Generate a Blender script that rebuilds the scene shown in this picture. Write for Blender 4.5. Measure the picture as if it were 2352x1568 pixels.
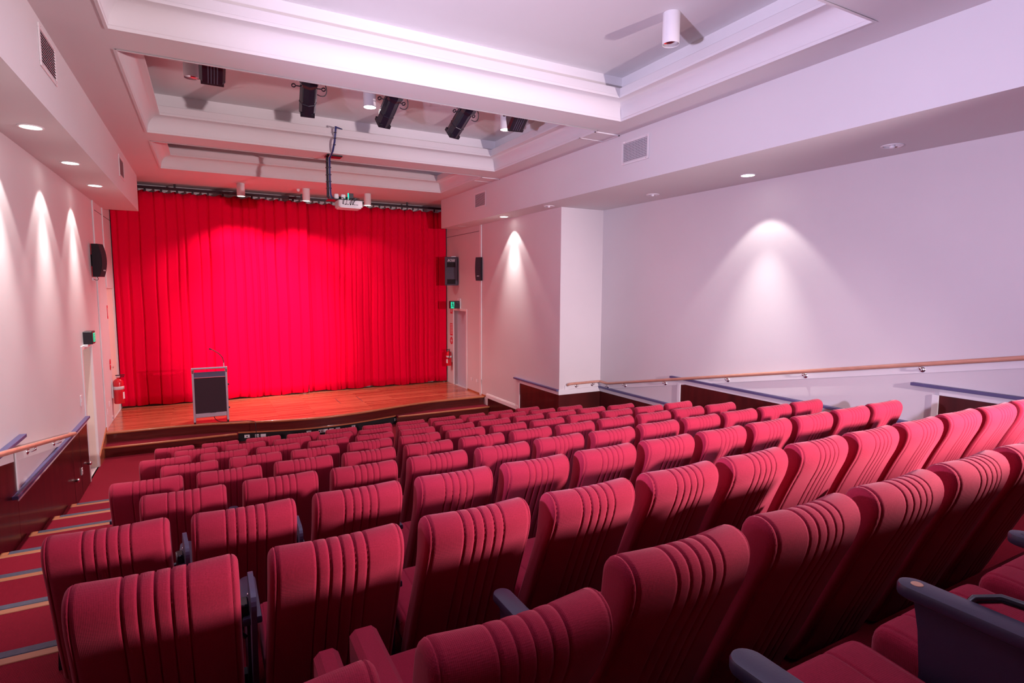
import bpy, bmesh, math, random
from mathutils import Vector, Matrix, noise
random.seed(7)
PI = math.pi
for o in list(bpy.data.objects):
    bpy.data.objects.remove(o, do_unlink=True)
scene = bpy.context.scene
COL = scene.collection

# ------------------------------------------------------------------ camera
YAW, PITCH, ROLL = math.radians(28.418), math.radians(5.458), math.radians(0.257)
cy, sy, cp, sp, cr, sr = math.cos(YAW), math.sin(YAW), math.cos(PITCH), math.sin(PITCH), math.cos(ROLL), math.sin(ROLL)
fwd = Vector((sy*cp, cy*cp, -sp)); rgt = Vector((cy, -sy, 0)); upv = rgt.cross(fwd)
cx_ = rgt*cr + upv*sr; cy_ = -rgt*sr + upv*cr; cz_ = -fwd
cam_d = bpy.data.cameras.new('camera'); cam = bpy.data.objects.new('camera', cam_d); COL.objects.link(cam)
cam.matrix_world = Matrix(((cx_.x, cy_.x, cz_.x, 0), (cx_.y, cy_.y, cz_.y, 0), (cx_.z, cy_.z, cz_.z, 3.03), (0, 0, 0, 1)))
cam_d.sensor_width = 36; cam_d.lens = 19.839; cam_d.clip_start = 0.02; cam_d.clip_end = 200
scene.camera = cam

# ------------------------------------------------------------------ world, exposure, main lights
w = bpy.data.worlds.new('world'); scene.world = w; w.use_nodes = True
w.node_tree.nodes['Background'].inputs[0].default_value = (0.8, 0.78, 0.95, 1)
w.node_tree.nodes['Background'].inputs[1].default_value = 0.05
vs = scene.view_settings
vs.view_transform = 'Standard'; vs.look = 'None'; vs.exposure = 0.28; vs.gamma = 1.0; vs.use_curve_mapping = False

def lamp(name, kind, loc, energy, color, aim=None, size=0.1, angle=None, blend=0.5):
    d = bpy.data.lights.new(name, kind); d.energy = energy; d.color = color
    if kind in ('POINT', 'SPOT'): d.shadow_soft_size = size
    if kind == 'AREA': d.size = size
    if kind == 'SPOT':
        d.spot_size = math.radians(angle); d.spot_blend = blend
    o = bpy.data.objects.new(name, d); COL.objects.link(o); o.location = loc
    if aim is not None:
        o.rotation_euler = (Vector(aim)-Vector(loc)).to_track_quat('-Z', 'Y').to_euler()
    return o
# flash heads standing at the back of the hall, either side, outside the frame
lamp('flash_head', 'SPOT', (5.55, -0.85, 3.18), 2100, (1.0, 0.78, 0.84), (2.0, 6.0, 0.9), 0.08, 96, 0.6)
lamp('flash_head', 'SPOT', (-1.40, 1.75, 3.05), 1350, (0.74, 0.655, 1.0), (4.8, 3.9, 5.9), 0.09, 102, 0.75)

# ------------------------------------------------------------------ materials
def nodes(name):
    m = bpy.data.materials.new(name); m.use_nodes = True
    nt = m.node_tree; return m, nt, nt.nodes['Principled BSDF']
def mat(name, col, rough=0.6, metal=0.0, var=0.06, scale=8.0, bump=0.0, bscale=60.0, emit=None, estr=0.0, spec=0.5, coat=0.0, sheen=0.0, stretch=(1, 1, 1)):
    m, nt, b = nodes(name)
    tc = nt.nodes.new('ShaderNodeTexCoord'); mp = nt.nodes.new('ShaderNodeMapping')
    mp.inputs['Scale'].default_value = stretch
    nt.links.new(tc.outputs['Object'], mp.inputs['Vector'])
    n = nt.nodes.new('ShaderNodeTexNoise'); n.inputs['Scale'].default_value = scale; n.inputs['Detail'].default_value = 4
    nt.links.new(mp.outputs['Vector'], n.inputs['Vector'])
    r = nt.nodes.new('ShaderNodeValToRGB')
    r.color_ramp.elements[0].position = 0.3; r.color_ramp.elements[1].position = 0.7
    r.color_ramp.elements[0].color = (*[max(0, c*(1-var)) for c in col], 1)
    r.color_ramp.elements[1].color = (*[min(1, c*(1+var)) for c in col], 1)
    nt.links.new(n.outputs['Fac'], r.inputs['Fac']); nt.links.new(r.outputs['Color'], b.inputs['Base Color'])
    b.inputs['Roughness'].default_value = rough; b.inputs['Metallic'].default_value = metal
    b.inputs['Specular IOR Level'].default_value = spec
    b.inputs['Coat Weight'].default_value = coat
    b.inputs['Sheen Weight'].default_value = sheen
    if bump:
        n2 = nt.nodes.new('ShaderNodeTexNoise'); n2.inputs['Scale'].default_value = bscale; n2.inputs['Detail'].default_value = 3
        nt.links.new(mp.outputs['Vector'], n2.inputs['Vector'])
        bp = nt.nodes.new('ShaderNodeBump'); bp.inputs['Strength'].default_value = bump; bp.inputs['Distance'].default_value = 0.01
        nt.links.new(n2.outputs['Fac'], bp.inputs['Height']); nt.links.new(bp.outputs['Normal'], b.inputs['Normal'])
    if emit:
        b.inputs['Emission Color'].default_value = (*emit, 1); b.inputs['Emission Strength'].default_value = estr
    return m
def fabric(name, col, weave=900.0, strength=0.35, var=0.12, sheen=0.35, dist=0.0012):
    m, nt, b = nodes(name)
    tc = nt.nodes.new('ShaderNodeTexCoord')
    hs = []
    for d in ('X', 'Z', 'Y'):
        wv = nt.nodes.new('ShaderNodeTexWave'); wv.wave_type = 'BANDS'; wv.bands_direction = d
        wv.inputs['Scale'].default_value = weave/20.0; wv.inputs['Distortion'].default_value = 0.0; wv.inputs['Detail'].default_value = 0
        nt.links.new(tc.outputs['Object'], wv.inputs['Vector']); hs.append(wv)
    a = nt.nodes.new('ShaderNodeMath'); a.operation = 'ADD'
    nt.links.new(hs[0].outputs['Fac'], a.inputs[0]); nt.links.new(hs[1].outputs['Fac'], a.inputs[1])
    a2 = nt.nodes.new('ShaderNodeMath'); a2.operation = 'ADD'
    nt.links.new(a.outputs[0], a2.inputs[0]); nt.links.new(hs[2].outputs['Fac'], a2.inputs[1])
    n = nt.nodes.new('ShaderNodeTexNoise'); n.inputs['Scale'].default_value = 260; n.inputs['Detail'].default_value = 3
    nt.links.new(tc.outputs['Object'], n.inputs['Vector'])
    r = nt.nodes.new('ShaderNodeValToRGB')
    r.color_ramp.elements[0].position = 0.3; r.color_ramp.elements[1].position = 0.7
    r.color_ramp.elements[0].color = (*[c*(1-var) for c in col], 1); r.color_ramp.elements[1].color = (*[min(1, c*(1+var)) for c in col], 1)
    nt.links.new(n.outputs['Fac'], r.inputs['Fac']); nt.links.new(r.outputs['Color'], b.inputs['Base Color'])
    bp = nt.nodes.new('ShaderNodeBump'); bp.inputs['Strength'].default_value = strength; bp.inputs['Distance'].default_value = dist
    nt.links.new(a2.outputs[0], bp.inputs['Height']); nt.links.new(bp.outputs['Normal'], b.inputs['Normal'])
    b.inputs['Roughness'].default_value = 0.9; b.inputs['Specular IOR Level'].default_value = 0.15
    b.inputs['Sheen Weight'].default_value = sheen; b.inputs['Sheen Roughness'].default_value = 0.45
    b.inputs['Sheen Tint'].default_value = (1.0, 0.55, 0.62, 1)
    return m
def planks(name, c1, c2, rough=0.17):
    m, nt, b = nodes(name)
    tc = nt.nodes.new('ShaderNodeTexCoord')
    br = nt.nodes.new('ShaderNodeTexBrick'); br.inputs['Scale'].default_value = 1.0
    br.inputs['Brick Width'].default_value = 1.9; br.inputs['Row Height'].default_value = 0.085
    br.inputs['Mortar Size'].default_value = 0.0012; br.inputs['Mortar'].default_value = (c1[0]*0.35, c1[1]*0.3, c1[2]*0.3, 1)
    br.inputs['Color1'].default_value = (*c1, 1); br.inputs['Color2'].default_value = (*c2, 1); br.offset = 0.37
    nt.links.new(tc.outputs['Object'], br.inputs['Vector'])
    mp = nt.nodes.new('ShaderNodeMapping'); mp.inputs['Scale'].default_value = (1.2, 26, 1)
    nt.links.new(tc.outputs['Object'], mp.inputs['Vector'])
    n = nt.nodes.new('ShaderNodeTexNoise'); n.inputs['Scale'].default_value = 2.2; n.inputs['Detail'].default_value = 5
    nt.links.new(mp.outputs['Vector'], n.inputs['Vector'])
    mx = nt.nodes.new('ShaderNodeMix'); mx.data_type = 'RGBA'; mx.blend_type = 'MULTIPLY'; mx.inputs[0].default_value = 0.9
    r = nt.nodes.new('ShaderNodeValToRGB'); r.color_ramp.elements[0].color = (0.50, 0.36, 0.32, 1); r.color_ramp.elements[1].color = (1, 1, 1, 1)
    r.color_ramp.elements[0].position = 0.3; r.color_ramp.elements[1].position = 0.65
    nt.links.new(n.outputs['Fac'], r.inputs['Fac'])
    nt.links.new(br.outputs['Color'], mx.inputs[6]); nt.links.new(r.outputs['Color'], mx.inputs[7])
    nt.links.new(mx.outputs[2], b.inputs['Base Color'])
    b.inputs['Roughness'].default_value = rough
    return m

M = {}
M['wall'] = mat('painted_wall', (0.66, 0.62, 0.62), 0.62, var=0.015, scale=1.5, bump=0.05, bscale=90)
M['ceil'] = mat('ceiling_paint', (0.69, 0.67, 0.67), 0.75, var=0.012, scale=1.2, bump=0.03, bscale=80)
M['gloss'] = mat('white_gloss_trim', (0.76, 0.74, 0.74), 0.35, var=0.015, scale=5)
M['door'] = mat('door_paint', (0.52, 0.52, 0.60), 0.45, var=0.02, scale=3)
M['cream'] = mat('cream_door_paint', (0.80, 0.70, 0.60), 0.5, var=0.02, scale=3)
M['carpet'] = fabric('red_carpet', (0.20, 0.002, 0.015), 900, 0.5, 0.22, 0.08, 0.003)
M['seat'] = fabric('red_weave_upholstery', (0.34, 0.017, 0.047), 1600, 0.22, 0.12, 0.22, 0.0009)
M['curtain'] = fabric('red_curtain_cloth', (0.74, 0.0008, 0.034), 2000, 0.06, 0.04, 0.0, 0.0005)
M['curtain'].node_tree.nodes['Principled BSDF'].inputs['Specular IOR Level'].default_value = 0.02
M['stagewood'] = planks('stage_boards', (0.44, 0.105, 0.055), (0.72, 0.25, 0.135))
M['riser'] = mat('varnished_dark_timber', (0.085, 0.010, 0.008), 0.28, var=0.25, scale=3, stretch=(1, 1, 14), coat=0.3)
M['nosewood'] = mat('varnished_nosing', (0.42, 0.14, 0.06), 0.25, var=0.15, scale=6, stretch=(1, 12, 12), coat=0.4)
M['dado'] = mat('cherry_veneer', (0.060, 0.0045, 0.0050), 0.36, var=0.35, scale=2.2, stretch=(1, 4, 0.5), coat=0.15)
M['cap'] = mat('blue_grey_capping', (0.090, 0.078, 0.185), 0.42, var=0.06)
M['strip'] = mat('grip_strip', (0.050, 0.050, 0.085), 0.6, var=0.15, scale=40, bump=0.3, bscale=200)
M['stepwood'] = mat('step_timber', (0.36, 0.115, 0.05), 0.45, var=0.15, scale=5, stretch=(1, 10, 10))
M['rail'] = mat('beech_handrail', (0.54, 0.265, 0.185), 0.35, var=0.12, scale=6, stretch=(8, 1, 8), coat=0.2)
M['navy'] = mat('navy_plastic', (0.040, 0.034, 0.072), 0.38, var=0.06, scale=20, bump=0.05, bscale=300)
M['tablet'] = mat('grey_blue_tablet', (0.10, 0.092, 0.165), 0.4, var=0.05)
M['black'] = mat('black_plastic', (0.012, 0.010, 0.016), 0.4, var=0.1)
M['blackgloss'] = mat('black_enamel', (0.012, 0.010, 0.018), 0.22, var=0.1, coat=0.3)
M['charcoal'] = mat('charcoal_plastic', (0.055, 0.05, 0.075), 0.5, var=0.05)
M['cloth'] = mat('speaker_cloth', (0.040, 0.018, 0.028), 0.9, var=0.12, scale=120, bump=0.3, bscale=500)
M['chrome'] = mat('brushed_metal', (0.80, 0.78, 0.80), 0.22, 1.0, var=0.04)
M['silver'] = mat('silver_aluminium', (0.62, 0.60, 0.68), 0.35, 0.6, var=0.03)
M['white'] = mat('white_plastic', (0.78, 0.77, 0.78), 0.4, var=0.01)
M['red'] = mat('red_enamel', (0.62, 0.008, 0.02), 0.25, var=0.03, coat=0.3)
M['signred'] = mat('sign_red', (0.62, 0.02, 0.04), 0.5, var=0.02)
M['tan'] = mat('raw_timber_plug', (0.75, 0.45, 0.28), 0.6)
M['blue'] = mat('blue_cable', (0.03, 0.035, 0.16), 0.45)
M['green'] = mat('green_sign_face', (0.0, 0.45, 0.25), 0.4, emit=(0.0, 0.85, 0.45), estr=0.5)
M['pip'] = mat('lit_green_indicator', (0.0, 0.5, 0.3), 0.4, emit=(0.0, 0.9, 0.5), estr=1.5)
M['lit'] = mat('lit_lamp_face', (0.9, 0.88, 0.85), 0.4, emit=(1.0, 0.95, 0.92), estr=9.0)
M['lens'] = mat('dark_lens', (0.02, 0.02, 0.03), 0.08, var=0.0, coat=0.5)
M['grey'] = mat('grey_duct', (0.16, 0.14, 0.17), 0.7)
M['louvre'] = mat('louvre_enamel', (0.72, 0.70, 0.72), 0.4)
M['void'] = mat('dark_void', (0.01, 0.008, 0.01), 0.9)

# ------------------------------------------------------------------ mesh helpers
class MB:
    def __init__(s): s.v = []; s.f = []
    def add(s, vs, fs):
        k = len(s.v); s.v += [tuple(p) for p in vs]; s.f += [tuple(i+k for i in f) for f in fs]; return s
    def box(s, x0, x1, y0, y1, z0, z1):
        vs = [(x0, y0, z0), (x1, y0, z0), (x1, y1, z0), (x0, y1, z0), (x0, y0, z1), (x1, y0, z1), (x1, y1, z1), (x0, y1, z1)]
        return s.add(vs, [(0, 3, 2, 1), (4, 5, 6, 7), (0, 1, 5, 4), (1, 2, 6, 5), (2, 3, 7, 6), (3, 0, 4, 7)])
    def cbox(s, x0, x1, y0, y1, z0, z1, c=0.005):
        c = min(c, (x1-x0)*.49, (y1-y0)*.49, (z1-z0)*.49)
        ix, iy, iz = (x0, x1), (y0, y1), (z0, z1); vs = []; idx = {}
        for a in range(2):
            for b in range(2):
                for d in range(2):
                    for ax in range(3):
                        p = [ix[a], iy[b], iz[d]]; sg = (a, b, d)
                        for k in range(3):
                            if k != ax: p[k] += c if sg[k] == 0 else -c
                        idx[(a, b, d, ax)] = len(vs); vs.append(p)
        fs = []
        for ax in range(3):
            o1, o2 = [(1, 2), (2, 0), (0, 1)][ax]
            for sd in range(2):
                q = []
                for (u, v) in ((0, 0), (1, 0), (1, 1), (0, 1)):
                    key = [0, 0, 0]; key[ax] = sd; key[o1] = u; key[o2] = v; q.append(idx[(*key, ax)])
                fs.append(tuple(q) if sd else tuple(reversed(q)))
        for ax in range(3):
            o1, o2 = [(1, 2), (2, 0), (0, 1)][ax]
            for u in range(2):
                for v in range(2):
                    k0 = [0, 0, 0]; k1 = [0, 0, 0]; k1[ax] = 1
                    k0[o1] = k1[o1] = u; k0[o2] = k1[o2] = v
                    q = (idx[(*k0, o1)], idx[(*k1, o1)], idx[(*k1, o2)], idx[(*k0, o2)])
                    fs.append(q if (u ^ v) else tuple(reversed(q)))
        for a in range(2):
            for b in range(2):
                for d in range(2):
                    q = tuple(idx[(a, b, d, k)] for k in range(3)); fs.append(q if (a+b+d) % 2 else tuple(reversed(q)))
        return s.add(vs, fs)
    def prism(s, pts, z0, z1, axis='z'):
        """polygon extruded; axis z: pts (x,y); axis x: pts (y,z); axis y: pts (x,z)"""
        n = len(pts)
        mk = {'z': lambda p, t: (p[0], p[1], t), 'x': lambda p, t: (t, p[0], p[1]), 'y': lambda p, t: (p[0], t, p[1])}[axis]
        vs = [mk(p, z0) for p in pts]+[mk(p, z1) for p in pts]
        fs = [tuple(range(n-1, -1, -1)), tuple(range(n, 2*n))]+[(i, (i+1) % n, n+(i+1) % n, n+i) for i in range(n)]
        return s.add(vs, fs)
    def tube(s, pts, r, seg=10, cap=True):
        pts = [Vector(p) for p in pts]; n = len(pts); rings = []
        rs = r if isinstance(r, (list, tuple)) else [r]*n
        up = None
        for i, p in enumerate(pts):
            t = (pts[min(i+1, n-1)]-pts[max(i-1, 0)]).normalized()
            if up is None: up = Vector((0, 0, 1)) if abs(t.z) < .9 else Vector((1, 0, 0))
            a = t.cross(up).normalized(); b = a.cross(t).normalized(); up = b
            rings.append([p+(a*math.cos(2*PI*k/seg)+b*math.sin(2*PI*k/seg))*rs[i] for k in range(seg)])
        vs = [v for rg in rings for v in rg]; fs = []
        for i in range(n-1):
            for k in range(seg):
                fs.append((i*seg+k, (i+1)*seg+k, (i+1)*seg+(k+1) % seg, i*seg+(k+1) % seg))
        if cap:
            fs.append(tuple(range(seg))); fs.append(tuple(reversed(range((n-1)*seg, n*seg))))
        return s.add(vs, fs)
    def lathe(s, prof, c=(0, 0, 0), seg=24, axis='z', closed=False):
        """prof: (r, h)"""
        vs = []; fs = []; n = len(prof)
        for (r, h) in prof:
            for k in range(seg):
                a = 2*PI*k/seg; u, v = r*math.cos(a), r*math.sin(a)
                p = {'z': (u, v, h), 'x': (h, u, v), 'y': (v, h, u)}[axis]
                vs.append((p[0]+c[0], p[1]+c[1], p[2]+c[2]))
        for i in range(n-1 if not closed else n):
            j = (i+1) % n
            for k in range(seg): fs.append((i*seg+k, i*seg+(k+1) % seg, j*seg+(k+1) % seg, j*seg+k))
        if not closed:
            if prof[0][0] > 1e-6: fs.append(tuple(reversed(range(seg))))
            if prof[-1][0] > 1e-6: fs.append(tuple(range((n-1)*seg, n*seg)))
        return s.add(vs, fs)
    def xf(s, m):
        s.v = [tuple(m @ Vector(p)) for p in s.v]; return s
    def mesh(s, name, mt, smooth=False):
        me = bpy.data.meshes.new(name); me.from_pydata(s.v, [], s.f); me.validate(); me.update()
        bm = bmesh.new(); bm.from_mesh(me); bmesh.ops.remove_doubles(bm, verts=bm.verts, dist=1e-6)
        bmesh.ops.recalc_face_normals(bm, faces=bm.faces); bm.to_mesh(me); bm.free()
        me.materials.append(mt)
        if smooth:
            for p in me.polygons: p.use_smooth = True
            if isinstance(smooth, (int, float)) and smooth is not True: me.set_sharp_from_angle(angle=math.radians(smooth))
        return me
    def build(s, name, mt, parent=None, smooth=False, loc=None):
        return link(name, s.mesh(name, mt, smooth), parent, loc)
def link(name, me, parent=None, loc=None):
    o = bpy.data.objects.new(name, me); COL.objects.link(o)
    if parent is not None: o.parent = parent
    if loc is not None: o.location = loc
    return o
def thing(name, label, cat, loc=(0, 0, 0), rz=0.0, group=None):
    o = bpy.data.objects.new(name, None); COL.objects.link(o); o.location = loc; o.rotation_euler = (0, 0, rz)
    o.empty_display_size = 0.05
    return tag(o, label, cat, group)
def tag(o, label, cat, group=None):
    o['label'] = label; o['category'] = cat
    if group: o['group'] = group
    return o
def struct(o, label=None):
    o['kind'] = 'structure'
    if label: o['label'] = label
    return o
def bez(p0, p1, p2, p3, n=12):
    p0, p1, p2, p3 = map(Vector, (p0, p1, p2, p3))
    return [p0*(1-t)**3+p1*3*t*(1-t)**2+p2*3*t*t*(1-t)+p3*t**3 for t in [i/n for i in range(n+1)]]
def rrect(w, h, r, n=5, cx=0, cy=0):
    pts = []
    for (qx, qy, a0) in ((w/2-r, h/2-r, 0), (-w/2+r, h/2-r, 90), (-w/2+r, -h/2+r, 180), (w/2-r, -h/2+r, 270)):
        for i in range(n+1):
            a = math.radians(a0+90*i/n); pts.append((cx+qx+r*math.cos(a), cy+qy+r*math.sin(a)))
    return pts
def text(name, body, size, mt, parent, mw, depth=0.001, shear=0.0):
    c = bpy.data.curves.new(name, 'FONT'); c.body = body; c.size = size; c.extrude = depth; c.align_x = 'CENTER'; c.align_y = 'CENTER'; c.shear = shear
    t = bpy.data.objects.new(name+'_tmp', c); COL.objects.link(t)
    dg = bpy.context.evaluated_depsgraph_get(); me = bpy.data.meshes.new_from_object(t.evaluated_get(dg))
    bpy.data.objects.remove(t, do_unlink=True); bpy.data.curves.remove(c)
    me.materials.clear(); me.materials.append(mt)
    o = link(name, me, parent); o.matrix_local = mw
    return o

# ------------------------------------------------------------------ dimensions
XL, XR, XD = -1.70, 5.86, 6.83           # left wall, right wall by the stage, deeper right wall
YRET, YBACK, YREAR = 8.93, 14.85, -4.6
ZC, ZS, ZCOF = 5.22, 4.52, 5.77          # ceiling, soffit, coffer tops
BL, BR, BEND = -1.12, 5.35, 13.70        # bulkhead faces
S = 0.53
PY, PZ, E0 = 0.9238, 0.1762, 9.017       # row pitch, rise, first tier edge
STZ = 0.40

# ------------------------------------------------------------------ floor and tiers
tiers = [(E0-PY*k, 0.003+PZ*(k+1)) for k in range(9)]   # edge Y, height of the tread behind it
tiers += [(1.10, 1.800), (0.645, 1.976)]
mb = MB()
ext = [(YBACK, 0.0)]
pts = [(YBACK, -0.25), (YBACK, 0.0)]; z = 0.0
for (ye, zt) in tiers:
    pts += [(ye, z), (ye, zt)]; z = zt
pts += [(YREAR, z), (YREAR, -0.25)]
mb.prism(pts, XL-0.02, XD+0.02, 'x')
floor = struct(mb.build('floor', M['carpet']), 'red carpeted floor stepping up in tiers from the stage')
for i, (ye, zt) in enumerate(tiers[:9]):
    MB().cbox(-1.60, -0.35, ye-0.055, ye+0.006, zt-0.03, zt+0.006, 0.004).build('grip_strip', M['strip'], floor)
    MB().cbox(-1.66, -0.35, ye-0.115, ye-0.056, zt-0.03, zt+0.004, 0.003).build('step_nosing', M['stepwood'], floor)
    MB().cbox(-1.66, -1.602, ye-0.055, ye+0.006, zt-0.03, zt+0.004, 0.003).build('nosing_end', M['stepwood'], floor)

# ------------------------------------------------------------------ walls
def wall_x(name, xin, xout, y0, y1, z0, z1, holes, mt, label):
    """wall in a constant-x plane, built of blocks round rectangular holes (y0,y1,z0,z1)"""
    ys = sorted({y0, y1, *[h[0] for h in holes], *[h[1] for h in holes]})
    zs = sorted({z0, z1, *[h[2] for h in holes], *[h[3] for h in holes]})
    mb = MB()
    for a, b in zip(ys, ys[1:]):
        for c, d in zip(zs, zs[1:]):
            if any(h[0] <= (a+b)/2 <= h[1] and h[2] <= (c+d)/2 <= h[3] for h in holes): continue
            mb.box(min(xin, xout), max(xin, xout), a, b, c, d)
    return struct(mb.build(name, mt), label)
DL = (10.62, 11.42, 0.0, 2.06)      # left doorway
DS = (13.48, 14.40, STZ, 2.98)      # stage left doorway
DR = (13.30, 14.13, STZ, 2.42)      # stage right doorway
wl = wall_x('wall_left', XL, XL-0.25, YREAR, YBACK, -0.25, ZC+0.6, [DL, DS], M['wall'], 'white wall along the left aisle')
mb = MB()
for (a, b, c, d) in ((YRET, DR[0], -0.25, ZC+0.6), (DR[0], DR[1], -0.25, DR[2]), (DR[0], DR[1], DR[3], ZC+0.6), (DR[1], YBACK, -0.25, ZC+0.6)):
    mb.box(XR, XR+0.25, a, b, c, d)
mb.box(XR+0.25, XD+0.25, YRET, YRET+0.25, -0.25, ZC+0.6)
mb.box(XD, XD+0.25, YREAR, YRET, -0.25, ZC+0.6)
wr = struct(mb.build('wall_right', M['wall']), 'white right wall stepping back behind the seats')
struct(MB().box(XL-0.25, XR+0.25, YBACK, YBACK+0.2, -0.25, ZC+0.6).build('wall_back', M['wall']), 'white wall behind the stage curtain')
struct(MB().box(XL-0.25, XD+0.25, YREAR-0.2, YREAR, -0.25, ZC+0.6).build('wall_rear', M['dado']), 'unseen rear wall of the hall, dark cherry to cut bounce light')  # unseen; set far back and darkened to cut bounce onto the chair backs

# ------------------------------------------------------------------ ceiling with coffers
CX0, CX1 = -0.655, 4.92
COF = [(2.86, 6.09), (6.58, 9.80), (10.36, 12.60)]
mb = MB()
xs = [XL-0.25, CX0, CX1, XD+0.25]
ysl = [YREAR-0.2] + [v for c in COF for v in c] + [YBACK+0.2]
for i in range(3):
    for j in range(len(ysl)-1):
        if i == 1 and j % 2 == 1: continue
        mb.box(xs[i], xs[i+1], ysl[j], ysl[j+1], ZC, ZC+0.6)
for (a, b) in COF: mb.box(CX0-0.01, CX1+0.01, a-0.01, b+0.01, ZCOF, ZCOF+0.1)
ceil = struct(mb.build('ceiling', M['ceil']), 'white plaster ceiling with three deep coffers')
prof = [(-0.012, -0.008), (0.014, -0.008), (0.016, 0.018), (0.022, 0.026)]
prof += [(0.022+0.150*(1-math.cos(t)), 0.028+0.185*math.sin(t)) for t in [PI/2*k/9 for k in range(10)]]
prof += [(0.176, 0.214), (0.186, 0.216), (0.186, 0.232), (0.176, 0.236), (0.174, 0.252), (0.168, 0.256), (0.150, 0.350), (0.145, 0.356), (-0.012, 0.356)]
for (a, b) in COF:
    vs = []; fs = []
    for (d, h) in prof:
        vs += [(CX0+d, a+d, ZC+h), (CX1-d, a+d, ZC+h), (CX1-d, b-d, ZC+h), (CX0+d, b-d, ZC+h)]
    for i in range(len(prof)-1):
        for k in range(4): fs.append((i*4+k, i*4+(k+1) % 4, (i+1)*4+(k+1) % 4, (i+1)*4+k))
    MB().add(vs, fs).build('cornice', M['ceil'], ceil, smooth=28)
MB().box(XL, BL, YREAR, BEND, ZS, ZC+0.002).build('bulkhead', M['ceil'], ceil)
MB().prism([(BR, YREAR), (XD, YREAR), (XD, YRET), (XR, YRET), (XR, BEND), (BR, BEND)], ZS, ZC+0.002).build('bulkhead', M['ceil'], ceil)
for (px, py) in ((5.12, 6.83), (5.14, 10.62)):
    p = MB().box(px-0.20, px+0.20, py-0.18, py+0.18, ZC-0.006, ZC+0.002).build('access_panel', M['ceil'], ceil)
    f = MB()
    for (a, b, c, d) in ((-.215, .215, -.195, -.178), (-.215, .215, .178, .195), (-.215, -.198, -.195, .195), (.198, .215, -.195, .195)):
        f.box(px+a, px+b, py+c, py+d, ZC-0.012, ZC)
    f.build('panel_frame', M['gloss'], p)
MB().box(5.50, 5.72, 12.95, 13.15, ZS-0.004, ZS+0.001).build('access_panel', M['ceil'], ceil)

# ------------------------------------------------------------------ dado, capping, trim
def dado_run(parent, xin, sgn, y0, y1, z0, zcap, end_far=False, cap0=None, cap1=None):
    """sgn +1: wall on the right (faces -x)"""
    t = -sgn
    def bx(y0, y1, z0, z1, t0, t1, nm, mt, c=0.003):
        a, b = sorted((xin+t*t0, xin+t*t1)); return MB().cbox(a, b, y0, y1, z0, z1, c).build(nm, mt, parent)
    bx(y0, y1, z0, zcap-0.105, 0.0, 0.012, 'dado_panel', M['dado'])
    bx(y0, y1, zcap-0.105, zcap-0.032, 0.0, 0.020, 'dado_rail', M['gloss'])
    bx(cap0 if cap0 is not None else y0, cap1 if cap1 is not None else y1, zcap-0.034, zcap, 0.0, 0.060, 'dado_cap', M['cap'])
    return bx
# left wall
b = dado_run(wl, XL, -1, 6.952, DL[0]-0.06, 0.0, 1.045, cap0=6.77)
b = dado_run(wl, XL, -1, YREAR, 6.951, 0.0, 1.550, cap1=7.20)
b(6.952, 7.02, 1.045, 1.45, 0.0, 0.022, 'trim_post', M['gloss'])
for (yy, zz) in ((9.50, 0.355), (10.42, 0.34)):
    MB().lathe([(0.0, 0.055), (0.020, 0.05), (0.028, 0.035), (0.022, 0.018), (0.014, 0.0)], (XL+0.012, yy, zz), 14, 'x').build('cupboard_knob', M['chrome'], wl, True)
for yy in (9.46, 9.95): MB().box(XL+0.011, XL+0.0135, yy-0.003, yy+0.003, 0.02, 0.93).build('panel_joint', M['void'], wl)
# right wall, stage side
b = dado_run(wr, XR, 1, YRET, 10.44, 0.0, 1.095, cap1=10.66)
b(10.44, 10.50, 0.40, 0.99, 0.0, 0.024, 'trim_post', M['gloss'])
b(10.50, 12.02, 0.0, 0.40, 0.0, 0.012, 'dado_panel', M['dado'])
b(10.50, 12.10, 0.385, 0.470, 0.0, 0.020, 'skirting', M['gloss'])
b(10.50, 12.09, 0.470, 0.492, 0.0, 0.012, 'skirting_bead', M['gloss'])
b(12.13, 13.22, 0.40, 0.435, 0.0, 0.014, 'skirting', M['nosewood'])
# return
MB().cbox(XR-0.012, XD, YRET-0.012, YRET, 0.0, 0.99, 0.003).build('dado_panel', M['dado'], wr)
MB().cbox(XR-0.02, XD, YRET-0.022, YRET, 0.99, 1.085, 0.003).build('dado_rail', M['gloss'], wr)
# deep wall
b = dado_run(wr, XD, 1, 6.757, YRET-0.012, 0.4, 1.095)
b = dado_run(wr, XD, 1, 3.047, 6.755, 0.8, 1.572, cap1=6.97)
b(6.755, 6.82, 1.095, 1.47, 0.0, 0.024, 'trim_post', M['gloss'])
b = dado_run(wr, XD, 1, YREAR, 3.045, 1.2, 2.015, cap1=3.31)
b(3.045, 3.11, 1.572, 1.91, 0.0, 0.024, 'trim_post', M['gloss'])
# vertical cover strips by the stage and panel joints
for x, y, t, p in ((XL, 12.40, 1, wl), (XR, 12.42, -1, wr)):
    a, c = sorted((x, x+t*0.022)); MB().cbox(a, c, y-0.05, y+0.05, STZ, ZS, 0.004).build('cover_strip', M['gloss'], p)
for x, t, p in ((XL, 1, wl), (XR, -1, wr)):
    a, c = sorted((x-t*0.001, x+t*0.0015)); MB().box(a, c, 12.47, 14.6, 4.376, 4.386).build('panel_joint', M['void'], p)
MB().cbox(XL, XL+0.02, 13.42, 13.48, 3.0, ZS, 0.003).build('cover_strip', M['gloss'], wl)
# left stage side skirting (stringer)
MB().prism([(11.50, 0.0), (11.50, 0.16), (12.35, 0.47), (12.35, 0.0)], XL, XL+0.02, 'x').build('stair_stringer', M['nosewood'], wl)

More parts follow.
